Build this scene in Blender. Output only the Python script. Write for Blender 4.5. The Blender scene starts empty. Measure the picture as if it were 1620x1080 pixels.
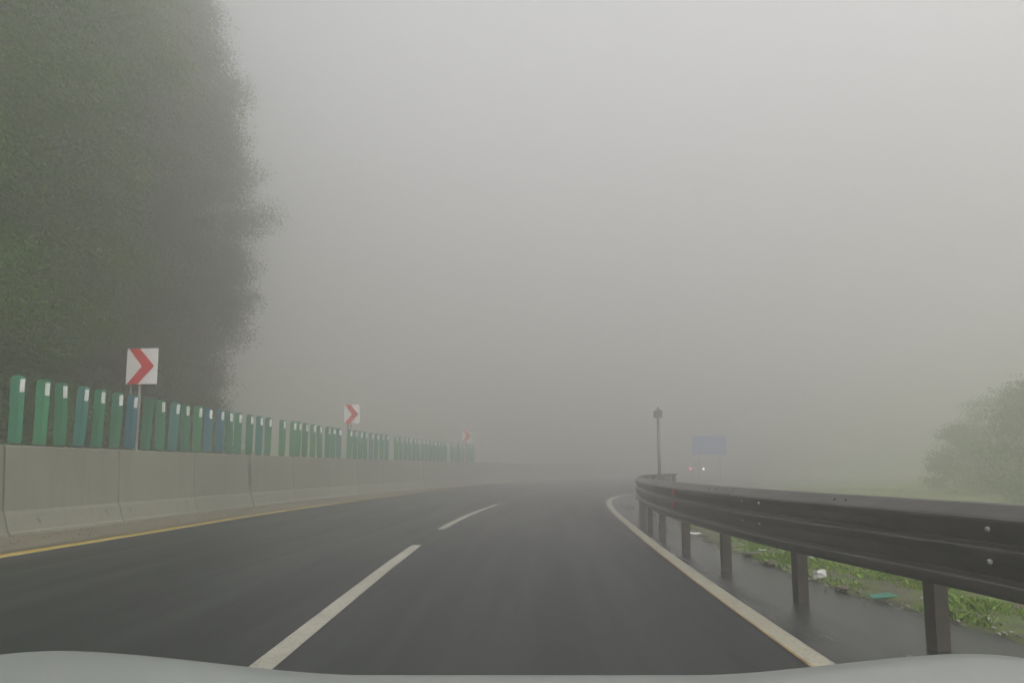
import bpy, bmesh, math, random
import numpy as np
from mathutils import Vector, Matrix

random.seed(7)
rng = np.random.default_rng(11)
sc = bpy.context.scene
COL = sc.collection
R = math.radians

# ------------------------------------------------------------------ tuning
FOG = 0.037
FOG_COL = (0.955, 0.942, 0.925)
EXPO = -0.47
SKY = 0.09
SUN = 1.0

# ------------------------------------------------------------------ helpers
def tag(o, label=None, cat=None, group=None, kind=None):
    if label: o['label'] = label
    if cat: o['category'] = cat
    if group: o['group'] = group
    if kind: o['kind'] = kind
    return o

def empty(name, loc, rz=0.0):
    o = bpy.data.objects.new(name, None)
    COL.objects.link(o)
    o.location = loc
    o.rotation_euler = (0, 0, rz)
    o.empty_display_size = 0.2
    return o

class MB:
    """collects boxes, tubes and sheets; build() links them as one mesh"""
    def __init__(s): s.v = []; s.f = []
    def add(s, vs, fs):
        k = len(s.v)
        s.v += [tuple(v) for v in vs]
        s.f += [tuple(i + k for i in f) for f in fs]
        return s
    def box(s, c, d, m=None, bev=0.0):
        bm = bmesh.new()
        bmesh.ops.create_cube(bm, size=1.0)
        bmesh.ops.scale(bm, vec=d, verts=bm.verts)
        if bev: bmesh.ops.bevel(bm, geom=list(bm.edges), offset=bev, segments=2, affect='EDGES', profile=0.6)
        if m is not None: bmesh.ops.transform(bm, matrix=m, verts=bm.verts)
        bmesh.ops.translate(bm, vec=c, verts=bm.verts)
        return s.bm(bm)
    def bm(s, bm):
        bm.verts.index_update()
        vs = [v.co[:] for v in bm.verts]
        fs = [[v.index for v in f.verts] for f in bm.faces]
        bm.free()
        return s.add(vs, fs)
    def tube(s, pts, rad, n=8, cap=True):
        pts = [Vector(p) for p in pts]
        rads = rad if isinstance(rad, (list, tuple)) else [rad] * len(pts)
        vs, fs = [], []
        for i, p in enumerate(pts):
            d = (pts[min(i + 1, len(pts) - 1)] - pts[max(i - 1, 0)]).normalized()
            a = d.cross(Vector((0, 0, 1)))
            if a.length < 1e-3: a = d.cross(Vector((0, 1, 0)))
            a.normalize(); b = d.cross(a)
            for k in range(n):
                t = 2 * math.pi * k / n
                vs.append(p + (a * math.cos(t) + b * math.sin(t)) * rads[i])
        for i in range(len(pts) - 1):
            for k in range(n):
                k2 = (k + 1) % n
                fs.append((i * n + k, i * n + k2, (i + 1) * n + k2, (i + 1) * n + k))
        if cap:
            fs.append(tuple(range(n))[::-1]); fs.append(tuple((len(pts) - 1) * n + k for k in range(n)))
        return s.add(vs, fs)
    def prism(s, outline, y0, y1, m=None):
        """outline in x/z, extruded along y"""
        n = len(outline)
        vs = [Vector((x, y0, z)) for x, z in outline] + [Vector((x, y1, z)) for x, z in outline]
        if m is not None: vs = [m @ v for v in vs]
        fs = [tuple(range(n)), tuple(range(2 * n - 1, n - 1, -1))]
        fs += [(i, i + n, (i + 1) % n + n, (i + 1) % n) for i in range(n)]
        return s.add(vs, fs)
    def build(s, name, mat, parent=None, smooth=False, recalc=True):
        me = bpy.data.meshes.new(name)
        me.from_pydata(s.v, [], s.f)
        if recalc:
            bm = bmesh.new(); bm.from_mesh(me)
            bmesh.ops.recalc_face_normals(bm, faces=bm.faces)
            bm.to_mesh(me); bm.free()
        me.materials.append(mat)
        if smooth:
            for p in me.polygons: p.use_smooth = True
        o = bpy.data.objects.new(name, me)
        COL.objects.link(o)
        if parent: o.parent = parent
        return o

def np_mesh(name, V, F, mat, parent=None, smooth=False):
    me = bpy.data.meshes.new(name)
    V = np.asarray(V, np.float32); F = np.asarray(F, np.int32)
    n, k = F.shape
    me.vertices.add(len(V)); me.vertices.foreach_set('co', V.ravel())
    me.loops.add(n * k); me.loops.foreach_set('vertex_index', F.ravel())
    me.polygons.add(n); me.polygons.foreach_set('loop_start', np.arange(n, dtype=np.int32) * k)
    me.update(calc_edges=True)
    me.validate()
    me.materials.append(mat)
    if smooth:
        me.polygons.foreach_set('use_smooth', np.ones(n, bool))
    o = bpy.data.objects.new(name, me); COL.objects.link(o)
    if parent: o.parent = parent
    return o

class Curve:
    """natural cubic spline x(y), then sampled by arc length"""
    def __init__(s, kn, step=0.25):
        k = np.array(kn, float); y = k[:, 0]; x = k[:, 1]; n = len(y); h = np.diff(y)
        A = np.eye(n); b = np.zeros(n)
        for i in range(1, n - 1):
            A[i, i-1] = h[i-1]; A[i, i] = 2 * (h[i-1] + h[i]); A[i, i+1] = h[i]
            b[i] = 6 * ((x[i+1] - x[i]) / h[i] - (x[i] - x[i-1]) / h[i-1])
        m = np.linalg.solve(A, b)
        t = np.linspace(y[0], y[-1], 6000)
        i = np.clip(np.searchsorted(y, t) - 1, 0, n - 2)
        a = (y[i+1] - t) / h[i]; c = (t - y[i]) / h[i]
        X = a * x[i] + c * x[i+1] + ((a**3 - a) * m[i] + (c**3 - c) * m[i+1]) * h[i]**2 / 6
        s.X, s.Y = X, t
        s.S = np.concatenate([[0], np.cumsum(np.hypot(np.diff(X), np.diff(t)))])
        s.L = s.S[-1]
        s.TX = np.gradient(X, s.S); s.TY = np.gradient(t, s.S)
    def at(s, d):
        """position and tangent at arc length d (arrays ok)"""
        x = np.interp(d, s.S, s.X); y = np.interp(d, s.S, s.Y)
        tx = np.interp(d, s.S, s.TX); ty = np.interp(d, s.S, s.TY)
        l = np.hypot(tx, ty)
        return x, y, tx / l, ty / l
    def off(s, d, o):
        """o metres to the right of the curve"""
        x, y, tx, ty = s.at(d)
        return x + ty * o, y - tx * o
    def s_of_y(s, y): return float(np.interp(y, s.Y, s.S))
    def x_of_y(s, y): return np.interp(y, s.Y, s.X)

def ribbon(name, A, B, z, mat, n=400, m=1, uv=None):
    """sheet between two polylines of n points each"""
    V = []; F = []
    for i in range(len(A[0])):
        for j in range(m + 1):
            t = j / m
            V.append((A[0][i] * (1 - t) + B[0][i] * t, A[1][i] * (1 - t) + B[1][i] * t, z))
    w = m + 1
    for i in range(len(A[0]) - 1):
        for j in range(m):
            F.append((i * w + j, i * w + j + 1, (i + 1) * w + j + 1, (i + 1) * w + j))
    o = np_mesh(name, V, F, mat)
    if uv:   # u = metres across, v = metres along
        l = np.concatenate([[0], np.cumsum(np.hypot(np.diff(A[0]), np.diff(A[1])))])
        UV = np.array([(uv * j / m, l[i]) for i in range(len(A[0])) for j in range(m + 1)], np.float32)
        lay = o.data.uv_layers.new(name='lane'); idx = np.zeros(len(o.data.loops), np.int32); o.data.loops.foreach_get('vertex_index', idx)
        lay.data.foreach_set('uv', UV[idx].ravel())
    return o

# ------------------------------------------------------------------ materials
class NT:
    def __init__(s, name):
        s.m = bpy.data.materials.new(name); s.m.use_nodes = True
        s.t = s.m.node_tree; s.n = s.t.nodes; s.p = s.n['Principled BSDF']
        s.co = s.n.new('ShaderNodeTexCoord')
    def link(s, a, b): s.t.links.new(a, b)
    def noise(s, scale, detail=4, rough=.6, src=None, stretch=None):
        x = s.n.new('ShaderNodeTexNoise'); x.inputs['Scale'].default_value = scale
        x.inputs['Detail'].default_value = detail; x.inputs['Roughness'].default_value = rough
        src = src or s.co.outputs['Object']
        if stretch:
            mp = s.n.new('ShaderNodeMapping'); mp.inputs['Scale'].default_value = stretch
            s.link(src, mp.inputs['Vector']); src = mp.outputs['Vector']
        s.link(src, x.inputs['Vector'])
        return x.outputs['Fac']
    def ramp(s, fac, stops):
        r = s.n.new('ShaderNodeValToRGB')
        e = r.color_ramp.elements
        while len(e) < len(stops): e.new(0.5)
        for q, (p, c) in zip(e, stops):
            q.position = p
            q.color = (*c, 1) if not isinstance(c, (int, float)) else (c, c, c, 1)
        s.link(fac, r.inputs['Fac'])
        return r.outputs['Color']
    def mix(s, fac, a, b, mode='MIX'):
        x = s.n.new('ShaderNodeMix'); x.data_type = 'RGBA'; x.blend_type = mode
        for k, v in ((0, fac), (6, a), (7, b)):
            if isinstance(v, (int, float)): x.inputs[k].default_value = v
            elif isinstance(v, tuple): x.inputs[k].default_value = (*v, 1)
            else: s.link(v, x.inputs[k])
        return x.outputs[2]
    def color(s, c):
        if isinstance(c, tuple): s.p.inputs['Base Color'].default_value = (*c, 1)
        else: s.link(c, s.p.inputs['Base Color'])
    def rough(s, r):
        if isinstance(r, (int, float)): s.p.inputs['Roughness'].default_value = r
        else: s.link(r, s.p.inputs['Roughness'])
    def bump(s, h, strength=.3, dist=.01):
        b = s.n.new('ShaderNodeBump'); b.inputs['Strength'].default_value = strength
        b.inputs['Distance'].default_value = dist
        s.link(h, b.inputs['Height']); s.link(b.outputs['Normal'], s.p.inputs['Normal'])

def simple(name, a, b, scale=6, rough=.55, bump=.15, bscale=60, metal=0.0, stretch=None, spec=None):
    t = NT(name)
    t.color(t.ramp(t.noise(scale, 5, .65, stretch=stretch), [(.3, a), (.7, b)]))
    t.rough(rough); t.p.inputs['Metallic'].default_value = metal
    if spec is not None: t.p.inputs['Specular IOR Level'].default_value = spec
    if bump: t.bump(t.noise(bscale, 3), bump, .004)
    return t.m

def m_asphalt(name, a, b, r0, r1, mottle=.25):
    t = NT(name)
    uv = t.co.outputs['UV']
    big = t.noise(1.0, 5, .6, src=uv, stretch=(1.1, .045, 1))       # worn wheel tracks drawn out along the lane
    col = t.ramp(big, [(.3, a), (.7, b)])
    patch = t.noise(.5 if mottle < .5 else 1.6, 7, .75)
    col = t.mix(mottle, col, t.ramp(patch, [(.35, .75), (.65, 1.15)]), 'MULTIPLY')
    fine = t.noise(70, 3, .7)
    col = t.mix(.6, col, t.ramp(fine, [(.35, .5), (.65, 1.3)]), 'MULTIPLY')
    spk = t.noise(210, 2, .5)
    col = t.mix(t.ramp(spk, [(.66, 0.), (.72, .5)]), col, (.11, .11, .105))
    vr = t.n.new('ShaderNodeTexVoronoi'); vr.feature = 'DISTANCE_TO_EDGE'; vr.inputs['Scale'].default_value = .42
    wob = t.mix(.12, t.co.outputs['Object'], t.n.new('ShaderNodeTexNoise').outputs['Color'])
    t.link(wob, vr.inputs['Vector'])
    crk = t.ramp(vr.outputs['Distance'], [(0.0, .55), (.006, 0.)])
    col = t.mix(crk, col, (.008, .008, .008))
    t.color(col)
    wet = t.noise(1.0, 5, .6, src=uv, stretch=(1.6, .1, 1))
    t.rough(t.ramp(wet, [(.35, r0), (.65, r1)]))
    t.bump(t.noise(120, 3, .7), .4, .005); t.p.inputs['Specular IOR Level'].default_value = .36 if mottle < .5 else .5
    return t.m

M = {}
M['asphalt'] = m_asphalt('wet_asphalt', (.0085, .0102, .011), (.0165, .0192, .0205), .36, .48)
M['shoulder'] = m_asphalt('wet_shoulder', (.017, .0195, .021), (.034, .037, .039), .10, .36, 1.0)

def m_paint(name, a, b, edge, base=(.05, .05, .05)):
    t = NT(name)
    wear = t.noise(7, 9, .8)
    fine = t.noise(45, 4, .7)
    col = t.ramp(t.noise(2.2, 4), [(.3, a), (.7, b)])
    col = t.mix(t.ramp(wear, [(.50, 0.), (.64, .6)]), col, edge)
    col = t.mix(t.ramp(fine, [(.53, 0.), (.66, .8)]), col, base)
    t.color(col); t.rough(.5); t.bump(fine, .3, .004)
    return t.m
M['white_paint'] = m_paint('worn_white_paint', (.25, .243, .20), (.33, .32, .27), (.19, .18, .14))
M['edge_paint'] = m_paint('worn_edge_paint', (.28, .272, .215), (.35, .34, .27), (.23, .17, .09))
M['yellow_paint'] = m_paint('worn_yellow_paint', (.42, .28, .022), (.50, .345, .035), (.28, .22, .08))
M['rust_edge'] = m_paint('brown_line_edge', (.20, .13, .05), (.30, .20, .08), (.14, .09, .04))
M['pale_edge'] = m_paint('pale_line_edge', (.30, .28, .18), (.38, .35, .24), (.24, .2, .13))

t = NT('concrete')
c = t.ramp(t.noise(.9, 6, .65), [(.3, (.195, .198, .155)), (.7, (.25, .252, .205))])
streak = t.noise(1.0, 5, .6, stretch=(7, 7, .35))
c = t.mix(t.ramp(streak, [(.47, 0.), (.68, .6)]), c, (.155, .155, .12))
c = t.mix(t.ramp(t.noise(28, 4, .7), [(.62, 0.), (.75, .3)]), c, (.13, .125, .11))
oi = t.n.new('ShaderNodeObjectInfo')      # each cast section has its own tone
c = t.mix(1.0, c, t.ramp(oi.outputs['Random'], [(0., (.90, .90, .89)), (1., (1.07, 1.07, 1.05))]), 'MULTIPLY')
t.color(c); t.rough(.72); t.bump(t.noise(30, 4), .2, .006); M['concrete'] = t.m

M['joint'] = simple('dark_joint_sealant', (.022, .022, .025), (.045, .045, .045), 8, .8)
M['dark_mark'] = simple('dark_wall_mark', (.03, .03, .03), (.055, .053, .05), 20, .8)
M['dirt'] = simple('gravelly_dirt', (.085, .075, .05), (.19, .17, .115), 9, .85, .6, 60)
M['kerb'] = simple('dark_gutter', (.06, .055, .045), (.10, .09, .07), 7, .7, .5, 40)

t = NT('verge_soil')
n1 = t.noise(1.4, 6, .65)
soil = t.ramp(t.noise(7, 6, .7), [(.3, (.055, .042, .028)), (.7, (.15, .125, .085))])
grn = t.ramp(t.noise(4, 5, .6), [(.3, (.055, .10, .010)), (.7, (.11, .165, .02))])
t.color(t.mix(t.ramp(n1, [(.42, 0.), (.52, 1.)]), soil, grn)); t.rough(.85)
t.bump(t.noise(26, 6, .7), .7, .03); M['verge'] = t.m
t = NT('bare_soil')
c = t.ramp(t.noise(6, 7, .72), [(.3, (.034, .028, .02)), (.7, (.105, .09, .062))])
c = t.mix(t.ramp(t.noise(2.2, 5, .65), [(.44, 0.), (.54, .9)]), c, (.07, .105, .016))
c = t.mix(t.ramp(t.noise(38, 3, .6), [(.62, 0.), (.7, .7)]), c, (.2, .185, .15))
t.color(c); t.rough(.8); t.bump(t.noise(24, 6, .7), .8, .03); M['soil'] = t.m
M['ground'] = simple('grassy_ground', (.085, .12, .022), (.15, .175, .04), 1.2, .9, .5, 12)

t = NT('grass_blade')
oi = t.n.new('ShaderNodeTexCoord')
t.color(t.ramp(t.noise(2.6, 5, .7), [(.25, (.07, .15, .008)), (.55, (.14, .24, .014)), (.75, (.22, .27, .03))]))
t.rough(.6); M['grass'] = t.m

def m_leaf(name, a, b, c2):
    t = NT(name)
    col = t.ramp(t.noise(.55, 5, .7), [(.28, a), (.52, b), (.76, c2)])
    t.color(col); t.rough(.65)
    tr = t.n.new('ShaderNodeBsdfTranslucent'); mx = t.n.new('ShaderNodeMixShader'); mx.inputs[0].default_value = .45
    t.link(col, tr.inputs['Color']); t.link(t.p.outputs[0], mx.inputs[1]); t.link(tr.outputs[0], mx.inputs[2])
    t.link(mx.outputs[0], t.n['Material Output'].inputs['Surface'])
    return t.m
M['leaf_dark'] = m_leaf('dark_foliage', (.018, .034, .005), (.042, .066, .008), (.080, .108, .012))
M['leaf_green'] = m_leaf('green_foliage', (.026, .074, .003), (.085, .19, .005), (.17, .30, .010))
M['leaf_olive'] = m_leaf('olive_foliage', (.028, .052, .004), (.085, .125, .007), (.15, .20, .012))
M['bark'] = simple('bark', (.035, .03, .025), (.08, .07, .058), 6, .9, .8, 18, stretch=(4, 4, .6))

M['steel'] = simple('weathered_steel', (.085, .080, .075), (.135, .127, .118), 3, .30, .12, 40, .7, stretch=(1, 1, 2.5))
M['post_steel'] = simple('wet_post_steel', (.032, .028, .026), (.07, .058, .05), 5, .45, .2, 30, .2)
M['bolt'] = simple('bright_bolt', (.26, .27, .26), (.36, .36, .35), 9, .4, 0)
M['black_bolt'] = simple('black_bolt_head', (.02, .02, .02), (.04, .04, .04), 9, .5, 0)
M['red_reflector'] = simple('red_reflector', (.32, .03, .04), (.45, .05, .07), 30, .35, 0)
M['galv'] = simple('galvanised_pole', (.30, .29, .28), (.40, .39, .38), 5, .5, .1, 40, .2)
M['grey_pole'] = simple('grey_painted_pole', (.085, .088, .085), (.12, .122, .12), 4, .5, .1, 40)
M['sign_white'] = simple('white_sign_face', (.78, .77, .76), (.84, .83, .82), 3, .45, .03, 60)
M['sign_red'] = simple('red_sign_film', (.62, .008, .02), (.70, .012, .03), 4, .4, .03, 60)
M['sign_back'] = simple('bare_sign_back', (.30, .3, .3), (.38, .38, .38), 4, .5, .05)
M['sign_blue'] = simple('blue_sign_face', (.008, .085, .42), (.012, .105, .50), 2, .45, .03)
M['reflector'] = simple('white_reflective_tape', (.72, .74, .72), (.82, .83, .80), 10, .45, 0)

def m_panel(name, a, b):
    t = NT(name)
    t.color(t.ramp(t.noise(1.6, 5, .65, stretch=(2, 2, .7)), [(.28, a), (.72, b)]))
    t.color(t.mix(t.ramp(t.noise(3.1, 6, .75, stretch=(3, 3, .6)), [(.5, 0.), (.75, .4)]), t.p.inputs['Base Color'].links[0].from_socket, (.035, .06, .045)))
    t.rough(.5); t.bump(t.noise(12, 3), .08, .004)
    return t.m
PM = {
 'teal':   m_panel('teal_green_plastic', (.001, .165, .080), (.004, .22, .11)),
 'bright': m_panel('bright_green_plastic', (.001, .19, .072), (.004, .245, .095)),
 'green':  m_panel('green_plastic', (.001, .155, .066), (.005, .20, .088)),
 'dark':   m_panel('dark_green_plastic', (.001, .125, .052), (.005, .165, .072)),
 'grass':  m_panel('grass_green_plastic', (.005, .16, .042), (.010, .205, .058)),
 'blue':   m_panel('blue_plastic', (.001, .105, .150), (.005, .14, .19)),
 'steelblue': m_panel('blue_green_plastic', (.001, .14, .125), (.005, .185, .16)),
}
PN = {'teal': 'teal green', 'bright': 'bright green', 'green': 'green', 'dark': 'dark green',
      'grass': 'yellowish green', 'blue': 'blue', 'steelblue': 'blue-green'}

# ------------------------------------------------------------------ plan curves (metres, camera above the origin, y ahead)
C_yellow = Curve([(-8,-7.45),(4,-7.32),(9,-7.25),(12,-7.08),(17,-6.82),(22,-6.35),(28,-5.55),(34,-4.85),(41,-3.8),(47,-2.4),(53,-.55),(60,2.1),(68,5.6),(80,12),(100,25),(120,40)])
C_wall = Curve([(-8,-9.5),(4,-9.25),(11,-9.03),(15,-8.72),(19,-8.4),(22,-8.05),(26,-7.5),(31,-6.65),(37,-5.4),(44,-3.6),(52,-1.3),(60,1.6),(68,5.0),(80,11.2),(100,23.5),(120,38)])
C_dash = Curve([(-8,-1.6),(4,-1.58),(10,-1.56),(13,-1.46),(17,-1.16),(22,-.55),(27,.12),(32,1.15),(38,2.65),(44,4.6),(50,7.1),(60,12),(75,21),(100,40)])
C_right = Curve([(-8,1.85),(0,1.9),(4,1.98),(8,2.17),(12,2.43),(16,2.74),(20,3.1),(23,3.5),(26,4.05),(28,4.6),(30,5.3),(33,6.6),(36,8.3),(40,11),(50,19.2),(60,28.5),(75,44),(100,72)])
C_rail = Curve([(-8,3.5),(0,3.18),(4.6,2.93),(6,2.72),(8,2.6),(10,2.6),(12,2.72),(14,2.94),(16,3.22),(18,3.62),(20,4.15),(23,5.25),(26,6.7),(30,9),(35,12.3),(42,17.5),(50,24.5),(60,34),(75,50),(100,79)])
C_edge = Curve([(-8,4.0),(0,3.8),(4.8,3.6),(6,3.36),(7.5,3.24),(9.5,3.24),(11,3.34),(13.4,3.6),(16,3.95),(18,4.4),(20,5.0),(23,6.1),(26,7.6),(30,9.9),(35,13.2),(42,18.4),(50,25.4),(60,35),(75,51),(100,80)])

# ------------------------------------------------------------------ terrain
def wall_x(y): return np.interp(y, C_wall.Y, C_wall.X)
xs = np.arange(-140, 141, 2.0); ys = np.arange(-138, 141, 2.0)
GX, GY = np.meshgrid(xs, ys)
d = wall_x(np.clip(GY, -8, 118)) - GX - 2.0
d = np.clip(d, 0, None)
FADE = np.clip((62 - GY) / 30, 0, 1)
GZ = np.where(d > 0, 10 * (1 - np.exp(-d / 28.0)), 0) * FADE - 0.05
GZ += FADE * np.where(d > 0, .25 * np.sin(GX * .31 + GY * .17) * np.clip(d / 6, 0, 1), 0)
right = GX - np.interp(np.clip(GY, -8, 99), C_edge.Y, C_edge.X) - 4
GZ -= np.clip(right, 0, 40) * .008
V = np.stack([GX, GY, GZ], -1).reshape(-1, 3)
nx = len(xs)
F = [(j*nx+i, j*nx+i+1, (j+1)*nx+i+1, (j+1)*nx+i) for j in range(len(ys)-1) for i in range(nx-1)]
tag(np_mesh('ground', V, F, M['ground'], smooth=True), kind='structure')
def ground_z(x, y):
    dd = float(wall_x(min(max(y, -8), 118)) - x - 2.0)
    if dd > 0: return 10 * (1 - math.exp(-dd / 28.0)) * min(1, max(0, (62 - y) / 30)) - .05
    r = x - float(np.interp(min(max(y, -8), 99), C_edge.Y, C_edge.X)) - 4
    return -.05 - min(max(r, 0), 40) * .008

# ------------------------------------------------------------------ road and markings
N = 420
sY = np.linspace(0, C_yellow.L, N); sE = np.linspace(0, C_edge.L, N); sR = np.linspace(0, C_right.L, N)
tag(ribbon('road', C_yellow.off(sY, -.42), C_right.off(sR, .10), 0.0, M['asphalt'], m=6, uv=9.6), kind='structure')
tag(ribbon('hard_shoulder', C_right.off(sR, .10), C_edge.off(sE, .35), 0.0, M['shoulder'], m=3, uv=1.3), kind='structure')

def line(name, curve, s0, s1, o0, o1, z, mat, step=.25):
    n = max(2, int((s1 - s0) / step))
    s = np.linspace(s0, s1, n)
    return ribbon(name, curve.off(s, o0), curve.off(s, o1), z, mat)
tag(line('edge_line', C_right, 0, C_right.L, -.075, .085, .004, M['edge_paint']), kind='structure')
tag(line('edge_line_stain', C_right, 0, C_right.s_of_y(17), -.10, -.075, .004, M['rust_edge']), kind='structure')
tag(line('yellow_line', C_yellow, 0, C_yellow.L, -.17, .07, .004, M['yellow_paint']), kind='structure')
tag(line('yellow_line_rim', C_yellow, 0, C_yellow.L, .07, .13, .004, M['pale_edge']), kind='structure')
for y0, y1 in ((-7.2, .6), (2.2, 10.45), (13.1, 22.3), (26.4, 35.0), (39, 47), (51, 59)):
    tag(line('lane_dash', C_dash, C_dash.s_of_y(y0), C_dash.s_of_y(y1), -.085, .085, .004, M['white_paint']), kind='structure')

# dirt strip and gutter at the foot of the wall
def rough_strip(name, cA, oA, cB, oB, y0, y1, z, amp, mat, nu, nv, seed, inner0=0.0):
    r = np.random.default_rng(seed)
    a = np.linspace(cA.s_of_y(y0), cA.s_of_y(y1), nu); b = np.linspace(cB.s_of_y(y0), cB.s_of_y(y1), nu)
    def jit(n, k):
        q = r.normal(0, 1, n); ker = np.hanning(k); ker /= ker.sum()
        return np.convolve(q, ker, 'same')
    A = cA.off(a, oA); B = cB.off(b, oB + .12 * jit(nu, 9) + .1 * jit(nu, 25))
    T = np.linspace(0, 1, nv)
    X = A[0][:, None] * (1 - T) + B[0][:, None] * T
    Y = A[1][:, None] * (1 - T) + B[1][:, None] * T
    h = r.normal(0, 1, (nu, nv))
    for _ in range(2):
        h = (h + np.roll(h, 1, 0) + np.roll(h, -1, 0) + np.roll(h, 1, 1) + np.roll(h, -1, 1)) / 5
    Z = z + amp * h
    Z[:, -1] = -.03
    if nv > 2: Z[:, -2] = z * .6 + amp * .3 * h[:, -2]
    V = np.stack([X, Y, Z], -1).reshape(-1, 3)
    F = [(i*nv+j, i*nv+j+1, (i+1)*nv+j+1, (i+1)*nv+j) for i in range(nu-1) for j in range(nv-1)]
    return np_mesh(name, V, F, mat, smooth=True)
tag(rough_strip('dirt_strip', C_wall, -.05, C_yellow, -.50, 0, 60, .022, .012, M['dirt'], 500, 9, 3), kind='structure')
tag(line('gutter', C_yellow, 0, C_yellow.s_of_y(70), -.47, -.24, .003, M['kerb']), kind='structure')
tag(rough_strip('soil_margin', C_edge, 1.5, C_edge, .03, -4, 40, .03, .035, M['soil'], 520, 22, 5), kind='structure')
tag(rough_strip('verge', C_edge, 7.0, C_edge, .85, -4, 40, .075, .035, M['verge'], 420, 50, 6), kind='structure')

# grass blades on the verge
def soft(nu, nv, k, r):
    q = r.normal(0, 1, (nu, nv))
    ker = np.hanning(k + 2)[1:-1]; ker /= ker.sum()
    q = np.apply_along_axis(lambda v: np.convolve(v, ker, 'same'), 0, q)
    q = np.apply_along_axis(lambda v: np.convolve(v, ker, 'same'), 1, q)
    return q / q.std()
NB = 260000
mask = soft(260, 90, 9, rng)
gs = C_edge.s_of_y(-1) + rng.random(NB) ** 1.25 * (C_edge.s_of_y(26) - C_edge.s_of_y(-1))
go = .1 + rng.random(NB) ** 1.1 * 5.6
iu = ((gs - gs.min()) / (gs.max() - gs.min() + 1e-6) * 259).astype(int); iv = np.clip(go / 5.8 * 89, 0, 89).astype(int)
dens = mask[iu, iv] * .55 + (go - .55) * 1.5
keep = dens + rng.normal(0, .35, NB) > 0
gs, go, dens = gs[keep], go[keep], dens[keep]
gx, gy = C_edge.off(gs, go)
n = len(gs)
hh = (.035 + .06 * rng.random(n)) * np.clip(.6 + .35 * dens, .5, 1.5); ww = .0025 + .004 * rng.random(n) + .00045 * gy.clip(0)
ang = rng.random(n) * 2 * np.pi; lean = rng.normal(0, .5, (n, 2)) * hh[:, None]
P = np.zeros((n, 4, 3), np.float32)
ca, sa = np.cos(ang) * ww, np.sin(ang) * ww
P[:, 0] = np.stack([gx - ca, gy - sa, np.full(n, .01)], 1); P[:, 1] = np.stack([gx + ca, gy + sa, np.full(n, .01)], 1)
P[:, 2] = np.stack([gx + lean[:, 0] * .5 + ca * .6, gy + lean[:, 1] * .5 + sa * .6, hh * .65 + .02], 1)
P[:, 3] = np.stack([gx + lean[:, 0] * 1.2, gy + lean[:, 1] * 1.2, hh + .02], 1)
F = np.arange(n * 4).reshape(n, 4)
tag(np_mesh('grass', P.reshape(-1, 3), F, M['grass']), 'short green grass on the verge behind the guardrail', 'grass', kind='stuff')

# pebbles on the dirt margin
ico = bmesh.new(); bmesh.ops.create_icosphere(ico, subdivisions=1, radius=1.0)
iv_ = np.array([v.co[:] for v in ico.verts]); ico.verts.index_update()
if_ = np.array([[v.index for v in f.verts] for f in ico.faces]); ico.free()
def pebbles(name, spots, rads, mat, seed):
    r = np.random.default_rng(seed); Vs = []; Fs = []
    for k, ((x, y, z), q) in enumerate(zip(spots, rads)):
        s = q * np.array([r.uniform(.7, 1.5), r.uniform(.7, 1.4), r.uniform(.35, .8)])
        v = iv_ * (1 + r.normal(0, .13, (len(iv_), 1))) * s
        a = r.uniform(0, 6.28); c_, s_ = math.cos(a), math.sin(a)
        v = v @ np.array([[c_, s_, 0], [-s_, c_, 0], [0, 0, 1]]) + (x, y, z)
        Vs.append(v); Fs.append(if_ + k * len(iv_))
    return np_mesh(name, np.concatenate(Vs), np.concatenate(Fs), mat)
M['pebble'] = simple('pebble_grey', (.07, .065, .055), (.30, .28, .24), 3.7, .75, .3, 50)
sp = []; rd = []
for k in range(900):
    s_ = C_edge.s_of_y(random.uniform(1.5, 15)); o_ = abs(random.gauss(0, .38)) - .02
    x, y = C_edge.off(s_, o_); sp.append((float(x), float(y), .03)); rd.append(random.choice([.006, .008, .01, .012, .016, .022]))
tag(pebbles('gravel', sp, rd, M['pebble'], 4), 'loose gravel and crumbs along the broken shoulder edge', 'gravel', kind='stuff')
sp = []; rd = []
for k in range(700):
    y = random.uniform(7, 30); xw = float(C_wall.x_of_y(y)); xy = float(C_yellow.x_of_y(y)) - .45
    sp.append((random.uniform(xw, xy), y, .03)); rd.append(random.choice([.008, .01, .014, .02]))
tag(pebbles('grit', sp, rd, M['pebble'], 8), 'loose grit lying along the foot of the concrete wall', 'grit', kind='stuff')

# ------------------------------------------------------------------ concrete wall
WH = 1.67
PROF = [(0, -.03), (-.015, .07), (-.05, .10), (-.14, .40), (-.175, .47), (-.235, WH - .02), (-.255, WH), (-.56, WH), (-.58, WH - .02), (-.64, .4), (-.66, -.03)]
wall = empty('concrete_wall', (*[float(v) for v in C_wall.at(C_wall.s_of_y(20))[:2]], 0))
tag(wall, 'long pale concrete barrier wall along the left edge of the road', 'wall')
WO = Vector(wall.location)
def sweep(curve, s, prof, org=Vector((0, 0, 0))):
    x, y, tx, ty = curve.at(s); k = len(prof); V = []
    for i in range(len(s)):
        for o, z in prof:
            V.append((x[i] + ty[i] * o - org.x, y[i] - tx[i] * o - org.y, z - org.z))
    F = [(i*k+j, i*k+(j+1) % k, (i+1)*k+(j+1) % k, (i+1)*k+j) for i in range(len(s)-1) for j in range(k)]
    F += [tuple(range(k)), tuple(range((len(s)-1)*k, len(s)*k))[::-1]]
    return V, F
s0 = C_wall.s_of_y(11.5) - 9.0 * 2
joints = []
k = 0; s = s0
while s < C_wall.s_of_y(116):
    if s > 0:
        gap = .065 if k % 3 == 0 else .018
        L = 3.0
        b = MB(); b.add(*sweep(C_wall, np.linspace(s + gap / 2, s + L - .01, 9), PROF, WO))
        o = b.build('wall_section', M['concrete'], wall)
        joints.append((s, gap))
    s += 3.0; k += 1
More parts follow.
